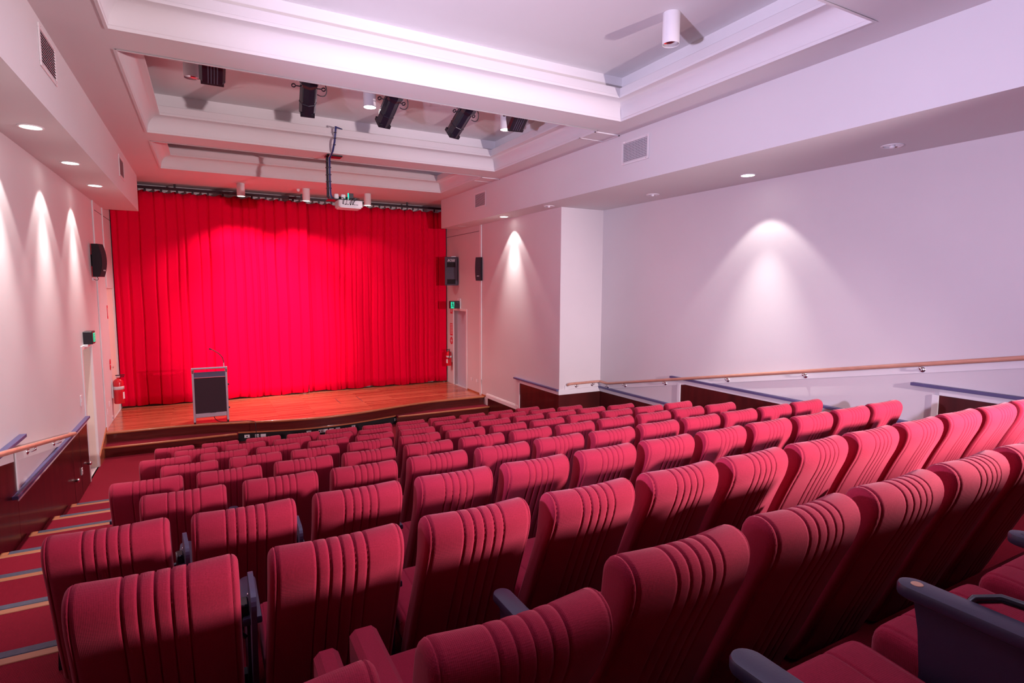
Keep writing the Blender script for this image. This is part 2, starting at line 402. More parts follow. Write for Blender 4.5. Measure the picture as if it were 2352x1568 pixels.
# doors
def frame(name, x, t, D, zb, mt):
    y0, y1, z0, z1 = D; mb = MB()
    def bx(a, b, c, d, o0=-0.02, o1=0.016):
        p, q = sorted((x+t*o0, x+t*o1)); mb.cbox(p, q, a, b, c, d, 0.003)
    bx(y0-0.055, y0+0.008, zb, z1+0.055); bx(y1-0.008, y1+0.055, zb, z1+0.055); bx(y0+0.008, y1-0.008, z1-0.008, z1+0.055)
    return mb.build(name, mt)
d1 = struct(frame('door_1', XL, 1, DL, 0.0, M['gloss']), 'white framed doorway at the foot of the left aisle')
MB().cbox(XL-0.20, XL-0.16, DL[0], DL[1], 0.0, DL[3], 0.003).build('door_leaf', M['cream'], d1)
MB().cbox(XL-0.16, XL-0.001, DL[1]-0.006, DL[1], 0.0, DL[3], 0.001).build('door_reveal', M['cream'], d1)
MB().lathe([(0.0, 0.06), (0.025, 0.05), (0.025, 0.03), (0.01, 0.02), (0.01, 0)], (XL-0.16, DL[0]+0.08, 1.0), 12, 'x').build('door_knob', M['chrome'], d1, True)
d2 = struct(MB().cbox(XL-0.06, XL-0.02, DS[0], DS[1], STZ, DS[3], 0.003).build('door_2', M['cream']), 'cream door recessed beside the curtain on the left of the stage')
MB().lathe([(0.0, 0.05), (0.022, 0.045), (0.022, 0.03), (0.01, 0.02), (0.01, 0)], (XL-0.02, DS[0]+0.07, 1.42), 12, 'x').build('door_knob', M['chrome'], d2, True)
d3 = struct(frame('door_3', XR, -1, DR, STZ, M['gloss']), 'white framed doorway beside the curtain on the right of the stage')
MB().cbox(XR+0.10, XR+0.14, DR[0], DR[1], STZ, DR[3], 0.003).build('door_leaf', M['door'], d3)
MB().lathe([(0.0, -0.06), (0.025, -0.05), (0.025, -0.03), (0.01, -0.02), (0.01, 0)], (XR+0.10, DR[0]+0.08, 1.40), 12, 'x').build('door_knob', M['chrome'], d3, True)

# ------------------------------------------------------------------ stage
def lipY(x):
    return 12.24 if abs(x-2.0) > 2.75 else 12.24-0.245*(1+math.cos(PI*(x-2.0)/2.75))
N = 60; xsn = [XL+0.001+(XR-XL-0.002)*i/N for i in range(N+1)]
st = MB().prism([(x, lipY(x)+0.001) for x in xsn]+[(xsn[-1], YBACK), (xsn[0], YBACK)], STZ-0.02, STZ, 'z').build('stage', M['stagewood'])
struct(st, 'polished timber stage with a bowed front edge')
def sweep(o0, o1, z0, z1, nm, mt, x0=None, x1=None, parent=st):
    xx = [x for x in xsn if (x0 is None or x >= x0) and (x1 is None or x <= x1)]
    return MB().prism([(x, lipY(x)+o0) for x in xx]+[(x, lipY(x)+o1) for x in reversed(xx)], z0, z1, 'z').build(nm, mt, parent)
# bull-nosed lip, riser, mid strip, plinth
lp = MB(); pr = [(0.03, 0.0), (-0.012, 0.002), (-0.026, -0.010), (-0.030, -0.022), (-0.024, -0.036), (-0.008, -0.044), (0.03, -0.044)]
vs = []; fs = []; n = len(pr)
for x in xsn:
    for (o, h) in pr: vs.append((x, lipY(x)+o-0.002, STZ+0.003+h))
for i in range(N):
    for k in range(n): fs.append((i*n+k, i*n+(k+1) % n, (i+1)*n+(k+1) % n, (i+1)*n+k))
fs += [tuple(range(n)), tuple(range(N*n, N*n+n))]
lp.add(vs, fs).build('stage_lip', M['nosewood'], st, smooth=50)
sweep(0.015, 0.06, 0.195, STZ-0.03, 'stage_riser', M['riser'])
sweep(-0.008, 0.05, 0.172, 0.196, 'riser_bead', M['nosewood'])
sweep(0.045, 0.08, 0.0, 0.172, 'stage_plinth', M['void'])
# side steps
for (x0, x1, rl, rr) in ((XL+0.002, 0.44, False, True), (3.60, XR-0.002, True, False)):
    yf = 11.94
    xx = [x0+(x1-x0)*i/24 for i in range(25)]
    poly = [(x, yf) for x in xx]+[(x, max(lipY(x)+0.03, yf+0.02)) for x in reversed(xx)]
    sp_ = MB().prism(poly, 0.165, 0.20, 'z').build('step_tread', M['carpet'], st)
    MB().prism([(x, yf+0.03) for x in xx]+[(x, max(lipY(x)+0.02, yf+0.04)) for x in reversed(xx)], 0.0, 0.165, 'z').build('step_riser', M['riser'], st)
    tb = MB(); a0 = x0 + (0.02 if rl else 0); a1 = x1 - (0.02 if rr else 0)
    tb.tube([(a0+(a1-a0)*i/8, yf, 0.185) for i in range(9)], 0.021, 10); tb.build('step_lip', M['nosewood'], st, True)
# floor traps
MB().box(2.58, 2.59, 12.95, 13.55, STZ, STZ+0.0015).build('trap_joint', M['strip'], st)
MB().box(3.08, 3.09, 12.95, 13.55, STZ, STZ+0.0015).build('trap_joint', M['strip'], st)
# ------------------------------------------------------------------ chairs
def resample(pts, n):
    """closed Catmull-Rom through pts -> n*len points"""
    out = []; L = len(pts)
    for i in range(L):
        p0, p1, p2, p3 = (Vector(pts[(i+k-1) % L]) for k in range(4))
        for k in range(n):
            t = k/n; out.append(0.5*((2*p1)+(-p0+p2)*t+(2*p0-5*p1+4*p2-p3)*t*t+(-p0+3*p1-3*p2+p3)*t**3))
    return out
def loft(prof, cols, plan=lambda x: 0.0, groove=lambda z: 1.0):
    """prof: closed (y,z) loop; cols: list of (x, inset)"""
    L = len(prof); area = sum(prof[i].x*prof[(i+1) % L].y-prof[(i+1) % L].x*prof[i].y for i in range(L))
    sg = 1 if area > 0 else -1; nr = []
    for i in range(L):
        t = prof[(i+1) % L]-prof[i-1]; t.normalize(); nr.append(Vector((t.y, -t.x))*sg)
    vs = []; fs = []
    for (x, ins) in cols:
        dy = plan(x)
        for i, p in enumerate(prof):
            q = p-nr[i]*ins; vs.append((x*groove(q.y), q.x+dy, q.y))
    C = len(cols)
    for c in range(C-1):
        for i in range(L): fs.append((c*L+i, c*L+(i+1) % L, (c+1)*L+(i+1) % L, (c+1)*L+i))
    fs += [tuple(range(L)), tuple(range((C-1)*L, C*L))]
    return MB().add(vs, fs)
def cols_for(hw, seams, gd, r=0.028, side_seam=True):
    c = [(-hw, r), (-hw+0.003, r*.62), (-hw+0.009, r*.30), (-hw+0.018, r*.08)]
    if side_seam: c += [(-hw+0.0205, r*.06+0.004), (-hw+0.023, 0.001)]
    c.append((-hw+0.035, 0.0)); 
    last = -hw+0.035
    for s_ in seams:
        m = (last+s_)/2; c.append((m, -0.0008 if s_ != seams[0] else -0.0003))
        c += [(s_-0.011, -0.0003), (s_-0.0032, 0.0005), (s_, gd), (s_+0.0032, 0.0005), (s_+0.011, -0.0003)]; last = s_
    c.append(((last+hw-0.035)/2, -0.001)); c.append((hw-0.035, 0.0))
    if side_seam: c += [(hw-0.023, 0.001), (hw-0.0205, r*.06+0.004)]
    c += [(hw-0.018, r*.08), (hw-0.009, r*.30), (hw-0.003, r*.62), (hw, r)]
    return c
bp_ = [(.272, .195), (.212, .34), (.152, .485), (.086, .645), (.047, .735), (.018, .80), (.002, .860), (.004, .898), (.020, .927), (.048, .942), (.078, .943), (.106, .930),
       (.124, .903), (.130, .865), (.136, .800), (.150, .735), (.182, .650), (.250, .490), (.312, .345), (.360, .225), (.350, .200), (.312, .190)]
BACK = resample(bp_, 2)
def widen(z):
    t = min(1, max(0, (0.93-z)/0.55)); return 1.0+0.045*t
back_me = loft(BACK, cols_for(0.222, [-0.082, -0.041, 0.0, 0.041, 0.082], 0.0075, 0.026), lambda x: 0.022*(x/0.222)**2, widen).mesh('backrest', M['seat'], True)
sp2 = [(.330, .315), (.322, .36), (.330, .400), (.36, .418), (.50, .428), (.62, .440), (.680, .443), (.706, .430), (.718, .400), (.716, .350), (.700, .318), (.66, .305), (.50, .300), (.38, .303)]
SEATP = resample(sp2, 2)
seat_me = loft(SEATP, cols_for(0.228, [-0.11, 0.11], 0.006, 0.03)).mesh('seat', M['seat'], True)
pan_me = MB().prism([(.36, .30), (.66, .30), (.62, .265), (.40, .262)], -0.20, 0.20, 'x').mesh('seat_pan', M['black'])
def armrest_mesh(hw=0.032, y0=0.30, y1=0.64, z0=0.572, z1=0.602, mt=None, r=0.007):
    pts = [(-hw, y0)]+[(hw*math.cos(PI-PI*k/12), y1-hw+hw*math.sin(PI*k/12)) for k in range(13)]+[(hw, y0)]
    def off(d): 
        return [((p[0]*(hw-d)/hw), (p[1]-d if p[1] > y1-hw else (p[1]+d if p[1] <= y0 else p[1]))) for p in pts]
    layers = [(off(r*.9), z0), (off(r*.2), z0+r*.5), (pts, z0+r*1.1), (pts, z1-r), (off(r*.3), z1-r*.3), (off(r), z1)]
    vs = [(p[0], p[1], z) for (l, z) in layers for p in l]; n = len(pts); fs = []
    for i in range(len(layers)-1):
        for k in range(n): fs.append((i*n+k, i*n+(k+1) % n, (i+1)*n+(k+1) % n, (i+1)*n+k))
    fs += [tuple(reversed(range(n))), tuple(range((len(layers)-1)*n, len(layers)*n))]
    return MB().add(vs, fs).mesh('armrest', mt or M['navy'], 35)
arm_me = armrest_mesh()
padarm_me = MB().cbox(-0.040, 0.040, 0.20, 0.63, 0.50, 0.612, 0.016).mesh('armrest', M['seat'])
padarm2_me = MB().cbox(-0.034, 0.034, 0.38, 0.60, 0.47, 0.575, 0.016).mesh('armrest', M['seat'])
panel_me = MB().prism([(.36, .574), (.60, .574), (.588, .51), (.580, .42), (.583, .33), (.600, .24), (.615, .185), (.615, .178), (.40, .178), (.375, .25), (.355, .38)], -0.017, 0.017, 'x').mesh('side_panel', M['navy'])
foot_me = MB().prism([(.415, .178), (.415, .20), (.445, .30), (.475, .31), (.52, .20), (.52, .178)], -0.012, 0.012, 'x').mesh('foot_bracket', M['black'])
tab_pts = [(p[0], p[1]) for p in rrect(0.20, 0.44, 0.05, 5, 0.0, 0.0)]
tab_pts = [(p[0]*(1.0+0.35*p[1]), p[1]) for p in tab_pts]
tab_me = MB().prism(tab_pts, -0.009, 0.009, 'x').mesh('tablet', M['tablet'])
hb = MB(); hb.cbox(-0.045, -0.012, -0.03, 0.03, 0.06, 0.15, 0.006); hb.tube([(-0.075, 0.0, 0.09), (-0.02, 0.0, 0.09)], 0.013, 10); hb.tube([(-0.035, 0.0, 0.06), (-0.04, 0.0, 0.02), (-0.025, 0, 0.0)], 0.008, 8)
hinge_me = hb.mesh('tablet_hinge', M['blackgloss'], 40)
bolt_me = MB().lathe([(0.0, 0.004), (0.006, 0.003), (0.007, 0.0)], (0, 0, 0), 10, 'x').mesh('bolt', M['chrome'], True)

ORD = ['first', 'second', 'third', 'fourth', 'fifth', 'sixth', 'seventh', 'eighth', 'ninth', 'tenth', 'eleventh', 'twelfth', 'thirteenth']
def chair(xc, y0, zf, label, last=False, tablet=None, red_arm=False, lean=0.0, first=False):
    ax = -0.232 if first else -0.265
    t = thing('theatre_chair', label, 'chair', (xc, y0, zf), 0.0, 'red theatre chairs in raked rows')
    bk = link('backrest', back_me, t)
    if lean:
        pv = Vector((0, 0.29, 0.36)); bk.rotation_euler = (lean, 0, 0); bk.location = pv-Matrix.Rotation(lean, 3, 'X') @ pv
    s_ = link('seat', seat_me, t); link('seat_pan', pan_me, s_)
    if red_arm:
        a = link('armrest', padarm_me, t, (-0.200, 0, 0.0)); a['label'] = 'red padded armrest'
        a = link('armrest', padarm2_me, t, (-0.312, 0, 0.02)); a['label'] = 'short red padded armrest'
    else:
        link('armrest', arm_me, t, (ax, 0, 0))
    link('side_panel', panel_me, t, (-0.20 if red_arm else ax, 0, -0.0 if not red_arm else -0.001)); link('foot_bracket', foot_me, t, (ax-0.026, 0, 0))
    if last:
        link('armrest', arm_me, t, (0.265, 0, 0)); link('side_panel', panel_me, t, (0.265, 0, 0)); link('foot_bracket', foot_me, t, (0.291, 0, 0))
    if tablet is not None:
        dx, dy, dz, rz = tablet
        tb = link('tablet', tab_me, t, (dx, dy, dz)); tb.rotation_euler = (0.10, 0, rz)
        h = link('tablet_hinge', hinge_me, tb)
        for zz in (0.10, 0.165): link('bolt', bolt_me, tb, (-0.012, 0.01, zz)).rotation_euler = (0, 0, PI)
    return t
ROWS = [(-0.419, 11), (0.074, 11), (-0.400, 12), (0.061, 12), (-0.392, 12), (0.110, 12), (-0.366, 12), (0.092, 12), (0.475, 7)]
rr = random.Random(3)
for k, (x0, n) in enumerate(ROWS):
    yt = (15.781-1.743*k)*S; zt = 3.03+(-3.938+0.3325*k)*S
    zf = 0.003+PZ*k
    if k == 8: yt = 1.04
    for i in range(n):
        xc = (x0+i)*S-0.216+rr.uniform(-.004, .004)
        rown = ORD[k]
        if k < 8:
            lab = f'red pleated theatre chair, {ORD[i]} from left aisle in {rown} row from stage'
        else:
            lab = f'large near red pleated chair back, {ORD[i]} from left in ninth row from stage'
        tab = None
        if (k, i) == (7, 1): tab = (-0.262, 0.36, 0.50, 0.0)
        if (k, i) == (6, 1): tab = (-0.262, 0.40, 0.50, 0.10)
        if (k, i) == (6, 2): tab = (-0.262, 0.36, 0.50, 0.0)
        chair(xc, yt-0.05, zf, lab, last=(i == n-1), tablet=tab, red_arm=(k == 8 and i == 1), first=(i == 0 and k < 8), lean=rr.uniform(-.010, .010)+(0.125 if k == 8 and i < 2 else 0))
near = []
for i in range(10):  # chairs beyond the third are out of frame, built for the shadows they cast
    near.append(chair(0.81+0.265+0.535*i, 0.012, 1.785, f'red theatre chair seat in the row leaving the frame at lower right, {ORD[i]} from left in nearest row', last=(i == 9)))
a = link('tablet_hinge', MB().tube([(0.02, .30, .60), (0.055, .36, .612), (0.075, .44, .615), (0.07, .50, .612), (0.045, .535, .60), (0.02, .54, .585)], 0.010, 8).mesh('tablet_hinge', M['blackgloss'], True), near[1], (-0.265, -0.02, 0.0))
a['label'] = 'black looped tablet hinge'
b_ = link('hinge_plate', MB().cbox(0.015, 0.055, .40, .55, .55, .578, 0.004).mesh('hinge_plate', M['black']), near[1], (-0.265, -0.02, 0.0))
for q in (.43, .48, .53): link('bolt', bolt_me, b_, (0.035, q, .579)).rotation_euler = (0, -PI/2, 0)
for ch, mt, lb in ((near[1], M['tan'], 'pale timber plug in armrest tip'), (near[2], M['charcoal'], 'dark plug in armrest tip')):
    for c in ch.children:
        if c.name.startswith('armrest'):
            p = MB().lathe([(0.0, 0.6035), (0.0105, 0.6035), (0.012, 0.6025), (0.012, 0.60)], (0.0, 0.603, 0), 18).build('armrest_plug', mt, c); p['label'] = lb; break

# ------------------------------------------------------------------ curtains and track
def curtain(name, x0, x1, label, seed, y0=14.505):
    rg = random.Random(seed); cre = []; x = x0+0.08
    while x < x1-0.05:
        right = (x-2.2)/3.5
        cre.append((x, rg.uniform(0.035, 0.075), rg.uniform(0.010, 0.024), rg.uniform(-.05, .05), rg.uniform(0.3, 1.0), rg.random()))
        x += rg.uniform(0.13, 0.30) if right < 0.2 else rg.uniform(0.09, 0.20)
    nx = int((x1-x0)/0.0125); nz = 22; z0, z1 = STZ+0.03, 5.072
    vs = []; fs = []
    hp = 0.295
    for j in range(nz+1):
        t = j/nz; z = z0+(z1-z0)*t
        for i in range(nx+1):
            X_ = x0+(x1-x0)*i/nx
            u = X_ + 0.006*math.sin(3.1*z+X_*2)
            d = 0.016*math.sin(u*9.3+seed)+0.012*math.sin(u*4.1+0.4*z+seed*2)
            for (cx, dep, wd, dr, lo, ph) in cre:
                cc = cx+dr*(1-t); q = (u-cc)/wd
                if abs(q) < 4:
                    a = dep*(lo+(1-lo)*t if ph < .6 else 1-(1-lo)*t)
                    d += a*math.exp(-q*q)
            # tied header: pulled into small scallops between the ties
            hz = 0.0
            if t > 0.9:
                f = (t-0.9)/0.1
                s_ = abs(math.sin(PI*(X_-x0)/hp)); d += f*0.02*s_
                hz = -f*0.045*(s_**1.5)
            if t < .05: hz += 0.012*math.sin(u*11+seed)*(1-t/.05)+0.010*math.sin(u*3.7)*(1-t/.05)
            xo = 0.0
            if seed == 1 and z < 1.2 and X_ > x1-0.2: xo = -0.085*((1.2-z)/0.8)*((X_-x1+0.2)/0.2)
            vs.append((X_+xo, y0+d, z+hz))
    for j in range(nz):
        for i in range(nx): 
            a = j*(nx+1)+i; fs.append((a, a+1, a+nx+2, a+nx+1))
    o = MB().add(vs, fs).build(name, M['curtain'], None, True)
    md = o.modifiers.new('thickness', 'SOLIDIFY'); md.thickness = 0.004; md.offset = 1
    return tag(o, label, 'curtain', 'red stage curtains')
curtain('stage_curtain', XL+0.015, 2.21, 'tall red stage curtain behind the lectern, left of the central gap', 1)
curtain('stage_curtain', 2.17, XR-0.03, 'tall red stage curtain on the right of the central gap', 5, 14.60)
tr = thing('curtain_track', 'long black curtain track with ties under the stage ceiling', 'curtain track', (0, 14.46, 5.115))
MB().cbox(XL+0.06, XR-0.04, -0.035, 0.035, -0.022, 0.030, 0.006).build('rail', M['blackgloss'], tr)
MB().cbox(XL+0.06, XR-0.04, -0.055, -0.03, -0.030, -0.018, 0.004).build('rail_flange', M['black'], tr)
tie_me = MB().prism([(-0.010, 0.0), (0.010, 0.0), (0.026, -0.028), (0.012, -0.075), (0.0, -0.06), (-0.014, -0.08), (-0.022, -0.03)], -0.012, 0.012, 'y').mesh('tie', M['black'])
x = XL+0.06
while x < XR-0.05:
    link('tie', tie_me, tr, (x, -0.02, -0.02)); x += 0.295
for x in (-0.5, 0.8, 2.1, 3.4, 4.7): MB().cbox(x-0.02, x+0.02, -0.02, 0.02, 0.03, ZC-5.115, 0.003).build('track_bracket', M['black'], tr)

# ------------------------------------------------------------------ lectern
lc = thing('lectern', 'silver framed lectern with black cloth front on the stage', 'lectern', (0.0, 12.22, STZ))
W2 = 0.285
MB().prism([(-0.06, 1.055), (-0.066, 1.068), (-0.06, 1.088), (0.38, 1.02), (0.385, 0.99)], -W2-0.02, W2+0.02, 'x').build('top', M['silver'], lc)
for s_ in (-1, 1):
    p = MB().cbox(s_*W2-0.018, s_*W2+0.018, -0.018, 0.022, 0.07, 1.05, 0.004).build('post', M['silver'], lc)
    MB().cbox(s_*W2-0.022, s_*W2+0.022, -0.022, 0.026, 0.97, 1.035, 0.004).build('post_cap', M['chrome'], p)
    MB().cbox(s_*W2-0.018, s_*W2+0.018, 0.33, 0.37, 0.07, 0.99, 0.004).build('post', M['silver'], lc)
    f = MB().cbox(s_*W2-0.020, s_*W2+0.020, -0.05, 0.42, 0.035, 0.07, 0.006).build('foot', M['silver'], lc)
    for yy in (-0.025, 0.39): MB().lathe([(0.0, -0.014), (0.017, -0.012), (0.017, 0.012), (0.0, 0.014)], (s_*W2, yy, 0.0175), 14, 'x').build('castor', M['black'], f, True)
    MB().cbox(s_*W2-0.006, s_*W2+0.006, 0.02, 0.33, 0.14, 0.99, 0.002).build('side_panel', M['charcoal'], lc)
MB().cbox(-W2+0.018, W2-0.018, -0.006, 0.012, 0.195, 0.88, 0.003).build('front_panel', M['cloth'], lc)['label'] = 'black cloth front panel'
MB().cbox(-W2+0.018, W2-0.018, -0.010, 0.016, 0.885, 0.895, 0.002).build('trim_bar', M['silver'], lc)
MB().cbox(-W2+0.018, W2-0.018, -0.004, 0.012, 0.895, 0.992, 0.003).build('upper_panel', M['tablet'], lc)
MB().cbox(-W2+0.018, W2-0.018, -0.008, 0.016, 0.115, 0.195, 0.004).build('lower_rail', M['silver'], lc)
MB().cbox(-0.02, 0.085, -0.014, 0.0, 0.192, 0.208, 0.003).build('catch', M['black'], lc)
MB().cbox(-W2+0.03, W2-0.03, 0.05, 0.32, 0.10, 0.125, 0.003).build('shelf', M['black'], lc)
for zz in (0.70, 0.235): MB().lathe([(0.0, 0.03), (0.016, 0.026), (0.02, 0.012), (0.008, 0.0)], (W2+0.018, 0.18, zz), 12, 'x').build('knob', M['black'], lc, True)
pth = bez((W2-0.03, 0.22, 1.07), (W2-0.03, 0.22, 1.24), (W2-0.06, 0.20, 1.25), (0.17, 0.2, 1.32), 8)+bez((0.17, 0.2, 1.32), (0.10, 0.2, 1.37), (0.08, 0.2, 1.39), (0.045, 0.2, 1.405), 6)[1:]
mc = MB().tube(pth, 0.0075, 8).build('microphone_stalk', M['black'], lc, True)
MB().tube([(0.06, .2, 1.398), (0.035, .2, 1.409), (0.008, .2, 1.415)], [0.008, 0.014, 0.011], 10).build('microphone_capsule', M['black'], mc, True)
MB().tube([(W2-0.03, .22, 1.03), (W2-0.03, .22, 1.13)], 0.009, 10).build('microphone_socket', M['chrome'], mc)
cb = MB().tube(bez((0.05, 12.45, STZ+0.5), (0.0, 12.40, STZ+0.02), (0.02, 12.12, STZ+0.012), (0.30, 12.08, STZ+0.010), 12)+bez((0.30, 12.08, STZ+0.010), (0.5, 12.05, STZ+0.010), (0.68, 12.05, STZ+0.010), (0.74, 11.86, STZ+0.012), 10)[1:]+[(0.742, 11.80, STZ+0.016), (0.742, 11.745, STZ+0.0), (0.742, 11.755, 0.33), (0.745, 11.762, 0.20), (0.75, 11.775, 0.10)], 0.006, 8).build('floor_cable', M['black'], None, True)
tag(cb, 'thin black cable running from lectern over stage lip to riser socket', 'cable')

# ------------------------------------------------------------------ outlets, switches, small plates
def plate(name, loc, w, h, axis, label, cat, mt=M['white'], kind='socket', group=None, rz=0.0):
    """axis: 'x+' faces +x, 'x-' faces -x, 'y-' faces -y"""
    o = MB().cbox(-w/2, w/2, -0.010, 0.0, -h/2, h/2, 0.003).build(name, mt)
    if kind == 'socket':
        MB().cbox(-w*.12, w*.12, -0.0125, -0.008, -h*.18, h*.18, 0.001).build('socket_opening', M['void'], o)
    elif kind == 'double':
        for q in (-.26, .26): MB().cbox(w*q-w*.10, w*q+w*.10, -0.0125, -0.008, -h*.2, h*.2, 0.001).build('socket_opening', M['void'], o)
    elif kind == 'switch':
        MB().cbox(-w*.18, w*.18, -0.015, -0.008, -h*.16, h*.16, 0.002).build('rocker', M['white'], o)
    o.rotation_euler = (0, 0, {'x+': PI/2, 'x-': -PI/2, 'y-': 0}[axis]+rz); o.location = loc
    return tag(o, label, cat, group)
oz = [(0.60, 'white socket plate at far left of the stage front', 'socket', .10), (0.775, 'white plate taking the lectern cable on the stage front', 'double', .07), (0.885, 'blank white plate just right of the lectern cable', 'none', .10),
      (1.72, 'white socket plate, leftmost of the close cluster on stage front', 'socket', .09), (1.945, 'white double socket plate, second in the stage front cluster', 'double', .09), (2.04, 'white blank plate, third in the stage front cluster', 'none', .09),
      (2.16, 'white socket plate, fourth in the stage front cluster', 'socket', .09), (2.29, 'white socket plate, last in the stage front cluster', 'socket', .09), (2.62, 'white socket plate alone just right of the stage front cluster', 'socket', .08), (3.62, 'white socket plate at far right of the stage front', 'socket', .09)]
for (x, lb, kd, w_) in oz:
    sl = (lipY(x+.01)-lipY(x-.01))/.02
    plate('socket_plate', (x, lipY(x)+0.043, 0.095), w_, 0.062, 'y-', lb, 'socket', kind=kd, group='socket plates along the stage front', rz=math.atan(sl))
plate('socket_plate', (XR, 12.98, 0.71), 0.10, 0.085, 'x-', 'white wall plate above stage skirting, nearer the right stage door', 'socket', kind='switch')
plate('socket_plate', (XR, 12.66, 0.71), 0.10, 0.085, 'x-', 'white wall plate above stage skirting, farther from the right stage door', 'socket', kind='switch')
plate('socket_plate', (XL, 12.62, 0.70), 0.085, 0.10, 'x+', 'white wall plate low by left cover strip, nearer the aisle', 'socket', kind='switch')
plate('socket_plate', (XL, 12.90, 0.80), 0.085, 0.10, 'x+', 'white wall plate low by left cover strip, nearer the extinguisher', 'socket', kind='switch')
plate('socket_plate', (XL, 13.18, 0.47), 0.10, 0.10, 'x+', 'white socket plate at stage floor level below the left extinguisher', 'socket', kind='socket')
plate('light_switch', (XL, 10.30, 1.33), 0.075, 0.16, 'x+', 'white light switch beside the left doorway', 'switch', kind='switch')
plate('socket_plate', (XL+0.012, 9.95, 0.355), 0.075, 0.10, 'x+', 'white socket plate on the dark left dado panel', 'socket', kind='switch')

# ------------------------------------------------------------------ handrails
def handrail(label, pts, r, brackets, board, wall_dir):
    t = thing('handrail', label, 'handrail', pts[0])
    o = Vector(pts[0]); L = [Vector(p)-o for p in pts]
    MB().tube(L, r, 14).build('rail', M['rail'], t, True)
    for (p, d) in brackets:
        p = Vector(p)-o; d = Vector(d)
        b_ = MB().tube([p+Vector((0, 0, -r)), p+Vector((0, 0, -0.050)), p+Vector((0, 0, -0.062))+d*0.35, p+Vector((0, 0, -0.062))+d], 0.0105, 8).build('bracket', M['chrome'], t, True)
        a = p+Vector((0, 0, -0.062))+d
        MB().tube([a-d.normalized()*0.030, a-d.normalized()*0.022, a], [0.020, 0.032, 0.034], 16).build('bracket_rose', M['chrome'], b_, True)
    for bd in board:
        q = MB().add([tuple(Vector(v)-o) for v in bd], [(0, 1, 2, 3), (4, 5, 6, 7), (0, 1, 5, 4), (1, 2, 6, 5), (2, 3, 7, 6), (3, 0, 4, 7)]).build('mounting_board', M['gloss'], t)
    return t
def zr(y): return 1.195+0.1915*(8.60-y)   # right rail height
xr_ = XD-0.075
def bd_(x0, x1, y0, y1, z0, z1, h):      # sloping board on x wall
    return [(x0, y0, z0-h), (x0, y1, z1-h), (x0, y1, z1), (x0, y0, z0), (x1, y0, z0-h), (x1, y1, z1-h), (x1, y1, z1), (x1, y0, z0)]
rp = [(6.03, YRET-0.03, 1.17), (6.035, YRET-0.055, 1.188), (6.06, YRET-0.072, 1.196), (6.10, YRET-0.075, 1.199), (6.50, YRET-0.075, 1.20), (xr_-0.03, YRET-0.075, 1.20), (xr_, YRET-0.105, 1.20), (xr_, 8.60, zr(8.60)), (xr_, 7, zr(7)), (xr_, 5, zr(5)), (xr_, 2, zr(2)), (xr_, -1, zr(-1))]
handrail('long pale timber handrail climbing the right wall', rp, 0.024,
         [((6.24, YRET-0.075, 1.20), (0, 0.075, 0)), ((6.62, YRET-0.075, 1.20), (0, 0.075, 0))]+[((xr_, y, zr(y)), (0.075, 0, 0)) for y in (8.66, 8.14, 7.10, 5.80, 4.57, 3.22)],
         [[(5.98, YRET-0.018, 1.085), (XD-0.018, YRET-0.018, 1.10), (XD-0.018, YRET-0.018, 1.175), (5.98, YRET-0.018, 1.165), (5.98, YRET, 1.085), (XD-0.018, YRET, 1.10), (XD-0.018, YRET, 1.175), (5.98, YRET, 1.165)],
          bd_(XD-0.018, XD, YRET, 8.6, 1.18, 1.18, 0.085), bd_(XD-0.018, XD, 8.60, 6.85, zr(8.6)-0.015, zr(6.85)-0.015, 0.085), bd_(XD-0.018, XD, 6.85, -1, zr(6.85)-0.015, zr(-1)-0.015, 0.085)], 1)
def zl(y): return 1.075+0.172*(9.20-y)
xl_ = XL+0.085
lp_ = [(XL+0.01, 9.30, 1.055), (XL+0.05, 9.31, 1.055), (xl_-0.01, 9.295, 1.058), (xl_, 9.25, 1.066), (xl_, 9.0, zl(9.0)), (xl_, 7, zl(7)), (xl_, 4, zl(4)), (xl_, 1, zl(1)), (xl_, -1, zl(-1))]
handrail('timber handrail above the dark dado on the left wall', lp_, 0.025, [((xl_, y, zl(y)), (-0.085, 0, 0)) for y in (8.45, 7.35, 5.0, 2.5)],
         [bd_(XL, XL+0.018, 9.05, 7.03, zl(9.05)-0.02, zl(7.03)-0.02, 0.10), bd_(XL, XL+0.018, 6.9, -1, zl(6.9)-0.02, zl(-1)-0.02, 0.10)], -1)

# ------------------------------------------------------------------ speakers
def curved_speaker(loc, rz, label, dep=1.0):
    t = thing('wall_speaker', label, 'speaker', loc, rz, 'slim curved wall speakers'); t.scale = (0.95, dep, 1.0)
    # faces -y locally, height .56
    n = 10; pr = []
    for i in range(n+1):
        a = -1+2*i/n; pr.append((-0.20+0.05*a*a, 0.28*a))
    poly = pr+[(-0.05, 0.28), (-0.05, -0.28)]
    MB().prism(poly, -0.085, 0.085, 'x').build('cabinet', M['black'], t)
    gr = [(p[0]-0.006, p[1]*.97) for p in pr]+[(p[0]+0.001, p[1]*.97) for p in reversed(pr)]
    g = MB().prism(gr, -0.078, 0.078, 'x').build('grille', M['cloth'], t)
    text('maker_badge', 'BOSE', 0.030, M['white'], g, Matrix.Translation((0.0, -0.196, -0.17)) @ Matrix.Rotation(PI/2-0.15, 4, 'X'), 0.0012, 0.25)
    b_ = MB().cbox(-0.03, 0.03, -0.05, 0.0, -0.10, 0.10, 0.004).build('wall_bracket', M['black'], t)
    MB().cbox(-0.035, 0.035, -0.02, 0.0, -0.345, -0.29, 0.004).build('cable_box', M['white'], t)
    MB().tube(bez((0.03, -0.06, -0.28), (0.07, -0.08, -0.34), (0.05, -0.03, -0.35), (0.0, -0.02, -0.315), 8), 0.005, 6).build('speaker_cable', M['black'], t, True)
curved_speaker((XL, 12.0, 3.46), PI/2-0.35, 'slim curved black speaker high on the left wall')
